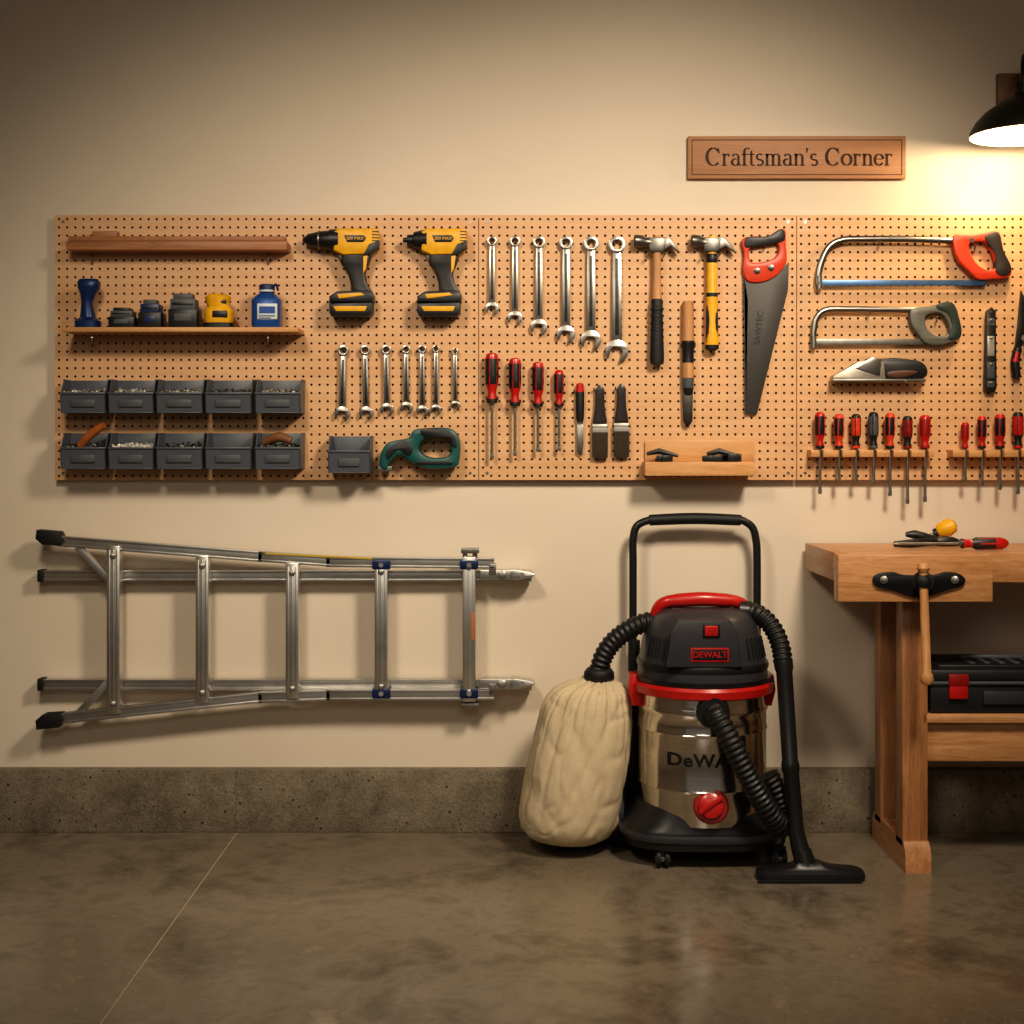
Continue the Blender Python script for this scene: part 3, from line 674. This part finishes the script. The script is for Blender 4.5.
g.loft([brg(.045,.20,.155),brg(.05,.215,.17),brg(.085,.222,.172),brg(.10,.21,.168),brg(.112,.20,.165,2.6),brg(.14,.182,.164,2.3),brg(.155,.178,.163,2.0),brg(.156,.17,.15,2.0)],VB,seg=72)
g.loft([brg(.072,.226,.176),brg(.078,.228,.178),brg(.084,.228,.178),brg(.09,.226,.176)],VG,seg=72)
for sx in (-.118,.195):
    x=WX(700,cd)+sx
    g.wtube([(x,-.385,.055),(x,-.385,.03)],[.018,.012],VB,12)
    for o in (-.011,.011): g.wtube([(x+o-.006,-.385,.025),(x+o-.005,-.385,.025),(x+o+.005,-.385,.025),(x+o+.006,-.385,.025)],[.018,.025,.025,.018],BLK2,24)
    g.wtube([(x-.019,-.385,.025),(x-.017,-.385,.025),(x+.019,-.385,.025)],[.010,.012,.012],STL,16)
for sx in (-.225,.225):
    x=WX(700,cd)+sx; y=-.17
    g.wtube([(x-.018,y,.085),(x-.014,y,.085),(x+.014,y,.085),(x+.018,y,.085)],[.072,.085,.085,.072],BLK2,36)
    g.wtube([(x-.021,y,.085),(x+.021,y,.085)],[.035,.035],VG,24)
g.wtube([(WX(700,cd)-.22,-.17,.085),(WX(700,cd)+.22,-.17,.085)],.012,STL,12)
g.done()
g=G('motor_head',vac)
g.loft([rg(702,690,66),rg(702,688,70),rg(702,681,71),rg(702,678,69)],RED,seg=96)
g.loft([rg(702,680,67),rg(702,676,68),rg(702,673,68.5)],VB,seg=96)
g.loft([rg(702,676,64,2.3),rg(702,668,64,2.3),rg(702,656,62.5,2.3),rg(702,640,59.5,2.3),rg(702,626,55.5,2.3),rg(702,617,51,2.3),rg(702,611,45,2.3),rg(702,607.5,38,2.2),rg(702,606,20,2.1)],VG,seg=72)
g.loft([rg(702,664,64.8,2.3),rg(702,661,65.2,2.3),rg(702,658,64.2,2.3)],VB,seg=72)
for sx in (-1,1):
    for k in range(6):
        a0=math.radians(-90+sx*(36+k*6)); P=[]
        for (py,rr) in ((632,58.5),(642,60.8),(652,62.8)):
            ca,sa=math.cos(a0),math.sin(a0); e=2/2.3
            P.append(Vector((tcx+math.copysign(abs(ca)**e,ca)*rr/sc,tcy+math.copysign(abs(sa)**e,sa)*rr/sc,WZ(py,cd))))
        g.wtube(P,.0028,BLK2,6)
g.prism([(672,634),(680,620),(730,620),(738,634),(743,668),(667,668)],.38,.432,VG,.008)
g.prism([(691,648),(729,648),(729,662),(691,662)],.42,.4345,RED,.001); g.prism([(692.5,649.5),(727.5,649.5),(727.5,660.5),(692.5,660.5)],.42,.4352,BLK,.0005)
g.text('DEWALT',710,655,6,.4360,RED,off=.0003)
g.box(703,624,720,638,.42,.436,BLK,.002); g.box(705,626,718,636,.425,.440,RED,.002)
for k in range(3): g.box(707,628+k*2.5,716,629+k*2.5,.439,.4405,DRD,0)
for x0 in (630,762):
    g.prism([(x0,675),(x0+12,675),(x0+14,690),(x0+10,706),(x0+2,706),(x0-1,690)],.22,.29,RED,.004)
g.box(691,690,713,698,.40,.428,RED,.003)
P=[(655,618,.25,6),(659,607,.26,6),(671,601,.27,6.3),(702,599,.275,6.5),(733,601,.27,6.3),(745,607,.26,6),(750,618,.25,6)]
g.tube(P,6,RED,sm=6,seg=14)
g.tube([(676,600.5,.272,6.9),(702,599,.277,7.1),(728,600.5,.272,6.9)],6,RED,sm=4,seg=14)
g.prism([(664,616),(672,608),(732,608),(742,616)],.2,.30,VB,.004)
g.done()
g=G('cart_handle',vac)
hd=.07
g.tube([(634,800,.09),(633,700,hd),(633,620,hd),(633,560,hd),(633,540,hd),(637,526,hd),(650,520,hd),(662,519,hd),(694,518.5,hd),(728,519,hd),(741,520,hd),(752,527,hd),(756,540,hd),(757,560,hd),(757,620,hd),(757,700,hd),(757,800,.09)],3.9,VB,sm=5,seg=14)
g.tube([(651,520,hd,5),(653,520,hd,5.6),(694,518.5,hd,5.8),(737,520,hd,5.6),(739,520,hd,5)],5.6,BLK2,sm=4,seg=14)
for x in (634,757): g.tube([(x,640,hd,6),(x,690,hd,6)],1,BLK2,seg=14); g.box(x-7,690,x+7,812,.06,.10,VB,.004)
g.done()
HM=M('hose_black','#18181a',.45)
g=G('hoses',vac)
g.tube([(713,712,.38,17),(713,712,.43,17),(713,713,.445,15)],1,VB,seg=24)
g.hose([(713,712,.43),(718,718,.462),(728,736,.482),(741,762,.49),(756,790,.485),(769,812,.47),(781,826,.44),(786,815,.40),(776,790,.40),(768,775,.40)],10.5,HM)
g.hose([(748,612,.27),(758,614,.29),(768,622,.31),(776,634,.33),(781,648,.35),(783,662,.37)],9,HM)
g.hose([(660,624,.25),(648,622,.25),(630,629,.25),(614,641,.245),(604,655,.24),(599,670,.235)],9.5,HM)
g.tube([(672,622,.25,12),(656,622,.25,12),(654,622,.25,10)],1,VB,seg=20); g.tube([(738,611,.27,11),(750,612,.27,11),(752,613,.275,9)],1,VB,seg=20)
g.done()
g=G('wand',vac)
g.tube([(783,660,.37,9.5),(784,668,.375,9.5),(784.3,672,.378,8.2),(790,760,.43,8),(790.2,764,.432,9),(790.8,770,.434,9),(791,772,.435,8),(796,830,.462,8),(800,848,.47,9),(803,858,.477,9.5)],1,VB,seg=20); g.done()
g=G('floor_nozzle',vac)
z0=.001
def nz(z,rx,ry,cxp=810,d_=.485): return (cxp,HZ+(CH-z)*S(d_),d_,rx*S(d_),ry,4)
g.loft([nz(z0,.140,.042),nz(.012,.141,.044),nz(.022,.138,.042),nz(.028,.125,.034),nz(.034,.06,.026),nz(.045,.034,.022,808)],VB,seg=48)
g.box(758,880.5,862,883,.52,.532,BLK,.0005)
g.tube([(802,850,.475,9),(806,866,.482,11),(808,873,.485,12)],1,VB,seg=20)
g.done()
# ---------------- dust bag
g=G('dust_collection_bag',angle=80)
CV=M('canvas','#c9b899',.9,var=.06,ns=160,bmp=.3)
prof=[(598,676,14),(597,679,18),(594,683,27),(591,689,36),(588,700,42),(586,715,45),(583,735,47),(579,758,49),(575,780,50),(571,800,50.5),(569,817,50),(568,828,46),(568,835,38),(568,839,25),(568,841,4)]
pp=catmull(prof,9)
def ridge(v,s=3.2): return 1-min(1,abs(noise.noise(v))*s)
def bd(p,c,a):
    top=max(0,min(1,(p.z-WZ(760,.215))/.2)); bot=max(0,min(1,(WZ(800,.215)-p.z)/.1))
    n=noise.noise(Vector((p.x*6,p.y*6,p.z*4)))*.008
    n-=ridge(Vector((p.x*5+p.z*2,p.y*5,p.z*2-p.x*2)),4)*.0045
    n-=ridge(Vector((p.x*12+5-p.z*4,p.y*12,p.z*5-p.x*6)),5)*.004
    n-=ridge(Vector((p.x*18-p.z*7,p.y*18+4,p.z*8+p.x*6)),5)*.003
    n-=top*ridge(Vector((math.cos(a)*4.2,math.sin(a)*4.2,p.z*1.6)),3.2)*.010
    n-=bot*ridge(Vector((p.x*10,p.y*10+9,p.z*12)),4)*.004
    n+=noise.noise(Vector((p.x*45,p.y*45,p.z*30)))*.0016
    dv=(p-c); l=dv.length or 1; return p+dv/l*(n+.006)*min(1,l/.06)
g.loft([(a,b,.215,r,r/S(.215),2.2) for a,b,r in pp],CV,seg=180,disp=bd)
g.loft([(599,668,.235,12,.034),(599,672,.235,15,.042),(599,678,.232,15.5,.043),(598,681,.23,13,.036)],BLK2,seg=32)
ob=g.done()
print('bag zmin',min((ob.matrix_basis@v.co).z for v in ob.data.vertices))
# ---------------- workbench
g=G('workbench'); bx0,bx1=.856,2.25; tz=.842
for k in range(6):
    d0=.03+k*.07; g.wbox(bx0+.03,bx1,d0,d0+.0697,tz-.05,tz,WBX,.001)
g.wbox(bx0,bx0+.035,.03,.45,tz-.075,tz+.0005,WBY,.002)
g.wbox(bx0+.035,bx1,.42,.45,tz-.075,tz,WBX,.002); g.wbox(bx0+.035,bx1,.03,.055,tz-.075,tz-.0505,WBX,.001)
def trestle(lx):
    w=.068
    g.wbox(lx,lx+w,.12,.185,.06,tz-.075,WBZ,.003); g.wbox(lx,lx+w,.345,.41,.06,tz-.075,WBZ,.003)
    g.ext([(lx,-.09,0),(lx,-.44,0),(lx,-.44,.05),(lx,-.42,.078),(lx,-.11,.078),(lx,-.09,.05)],(w,0,0),WBY)
    g.wbox(lx,lx+w,.09,.43,tz-.13,tz-.075,WBY,.003)
trestle(1.036); trestle(2.0)
g.wbox(1.104,2.0,.36,.385,.283,.3905,WBX,.002); g.wbox(1.104,2.0,.14,.165,.283,.3905,WBX,.002)
g.wbox(1.09,2.03,.115,.41,.390,.413,WBX,.002)
g.done()
g=G('bench_vise'); jd0,jd1=.4505,.50
g.box(838,555,993,602,jd0,jd1,WBX,.003)
IR=M('cast_iron','#222224',.45,.5,bmp=.4)
g.prism([(873,580),(878,574),(893,572),(905,575),(934,575),(946,572),(960,574),(966,580),(962,586),(948,590),(937,594),(920,598),(903,594),(892,590),(878,587)],jd1,jd1+.012,IR,.004,sm=3)
for x in (884,955): g.tube([(x,580,jd1+.008,4),(x,580,jd1+.016,4),(x,580,jd1+.018,2)],1,STL,seg=14)
g.tube([(923,582,jd1,11),(923,582,jd1+.02,11),(923,582,jd1+.022,8)],1,IR,seg=24)
g.tube([(923,582,jd1+.02,7),(924,581,jd1+.055,7),(924,581,jd1+.058,5)],1,IR,seg=20)
hd=jd1+.045
g.lv(923,hd,[(563,2,WHN),(564,5,WHN),(568,6.5,WHN),(572,5,WHN),(573,4.2,WHN),(672,4.6,WHN),(674,6,WHN),(680,7,WHN),(684,5,WHN),(685,2,WHN)],x2=927)
g.done()
g=G('toolbox'); sh=.4135; fd=.40
X1,X2=WX(930,fd),WX(930,fd)+.42; TB=M('toolbox_black','#1e1e21',.45)
g.wbox(X1,X2,.16,fd,sh,sh+.09,TB,.008); g.wbox(X1-.006,X2+.006,.155,fd+.006,sh+.086,sh+.118,TB,.008)
g.wbox(X1+.03,X2-.03,.18,fd-.02,sh+.115,sh+.127,TB,.005)
g.wbox(X1-.008,X2+.008,.153,fd+.009,sh+.078,sh+.086,GRY,.002)
for xx in (X1+.048,X2-.10):
    g.wbox(xx,xx+.05,fd-.002,fd+.014,sh+.040,sh+.084,RED,.004); g.wbox(xx-.002,xx+.052,fd-.002,fd+.016,sh+.074,sh+.106,DRD,.004)
g.wbox(X1+.14,X1+.28,fd-.002,fd+.01,sh+.025,sh+.06,VG,.004)
for k in range(5): g.wbox(X1+.12+k*.04,X1+.135+k*.04,.20,.36,sh+.125,sh+.130,GRY,.002)
xm=(X1+X2)/2; g.wtube([(xm-.09,-.28,sh+.12),(xm-.085,-.28,sh+.134),(xm+.085,-.28,sh+.134),(xm+.09,-.28,sh+.12)],.007,GRY,10)
g.done()
# bench-top tools
g=G('screwdriver')
A=Vector((WX(956,.10),-.10,tz+.060)); B=Vector((WX(916,.08),-.08,tz+.006)); prof=[(0,.008,YEL),(.05,.020,YEL),(.2,.025,YEL),(.38,.022,YEL),(.46,.014,BLK),(.54,.014,BLK),(.56,.005,STL),(1,.004,STL)]
g.wtube([A.lerp(B,t) for t,_,_ in prof],[r for _,r,_ in prof],None,14,mats=[m for _,_,m in prof]); g.done()
g=G('screwdriver'); z=tz+.0195; d=.33; xa,xb=WX(892,d),WX(1008,d)
A=Vector((xb,-.33,z)); B=Vector((xa,-.345,z))
prof=[(0,.006,RED),(.02,.012,RED),(.06,.0165,RED),(.12,.0165,BLK),(.28,.017,BLK),(.32,.011,RED),(.36,.011,RED),(.4,.014,BLK),(.42,.012,STL),(.43,.004,STL),(.94,.004,STL),(.97,.005,STL),(1,.002,STL)]
g.wtube([A.lerp(B,t) for t,_,_ in prof],[r for _,r,_ in prof],None,14,mats=[m for _,_,m in prof])
for k in range(6):
    a=k*math.pi/3; o=Vector((0,math.cos(a),math.sin(a)))*.0145; g.wtube([A.lerp(B,.08)+o,A.lerp(B,.26)+o],.003,RED,6)
g.done()
g=G('slip_joint_pliers')
def bp(px,dd,z=.008): v=W(px,500,dd); v.z=tz+z; return v
g.wtube([bp(906,.17,.034),bp(914,.17,.034),bp(924,.17,.026),bp(934,.17,.018)],[.007,.013,.014,.012],BLK,10); g.wtube([bp(894,.24,.011),bp(910,.24,.013),bp(924,.22,.015),bp(936,.2,.015)],[.008,.012,.012,.010],BLK,10)
g.wtube([bp(934,.19,.015),bp(942,.19,.017),bp(952,.19,.015),bp(966,.19,.008)],[.012,.016,.014,.005],DST,10)
g.done()
# ---------------- lights
def area(name,loc,target,size,energy,col):
    l=bpy.data.lights.new(name,'AREA'); l.shape='DISK'; l.size=size; l.energy=energy; l.color=col
    o=bpy.data.objects.new(name,l); o.location=loc
    o.rotation_euler=(Vector(target)-Vector(loc)).to_track_quat('-Z','Y').to_euler(); scene.collection.objects.link(o)
def spot(name,loc,target,rad,energy,col,ang,blend=1.0):
    l=bpy.data.lights.new(name,'SPOT'); l.shadow_soft_size=rad; l.energy=energy; l.color=col; l.spot_size=math.radians(ang); l.spot_blend=blend
    o=bpy.data.objects.new(name,l); o.location=loc
    o.rotation_euler=(Vector(target)-Vector(loc)).to_track_quat('-Z','Y').to_euler(); scene.collection.objects.link(o)
spot('track_light_main',(1.0,-2.1,2.55),(.26,-.1,.76),.24,370,(1,.855,.665),88)
spot('track_light_left',(-.9,-2.3,2.5),(-.42,-.1,.62),.22,170,(1,.865,.68),86)
area('fill_light_rear',(0,-4.8,2.65),(0,-1.5,0),1.6,44,(1,.88,.73))  # added soft fill from behind the camera, not a ceiling fixture
l=bpy.data.lights.new('lamp_bulb_light','POINT'); l.energy=12; l.color=(1,.76,.47); l.shadow_soft_size=.03
o=bpy.data.objects.new('lamp_bulb_light',l); scene.collection.objects.link(o); o.parent=lamp; o.location=W(1024,139,.25)-lamp.location
w=bpy.data.worlds.new('World'); scene.world=w; w.use_nodes=True
w.node_tree.nodes['Background'].inputs[0].default_value=(.9,.80,.68,1); w.node_tree.nodes['Background'].inputs[1].default_value=.25
# ---------------- camera
cam=bpy.data.cameras.new('camera'); cam.sensor_width=36; cam.lens=36*F/1024; cam.shift_y=-(512-HZ)/1024; cam.clip_end=50
co=bpy.data.objects.new('camera',cam); co.location=(0,-CD,CH); co.rotation_euler=(math.radians(90),0,0); scene.collection.objects.link(co); scene.camera=co
scene.view_settings.view_transform='Standard'
for lk in ('Medium High Contrast','None'):
    try:
        scene.view_settings.look=lk; print('look',lk); break
    except Exception as e: print(e)
scene.view_settings.exposure=-0.82
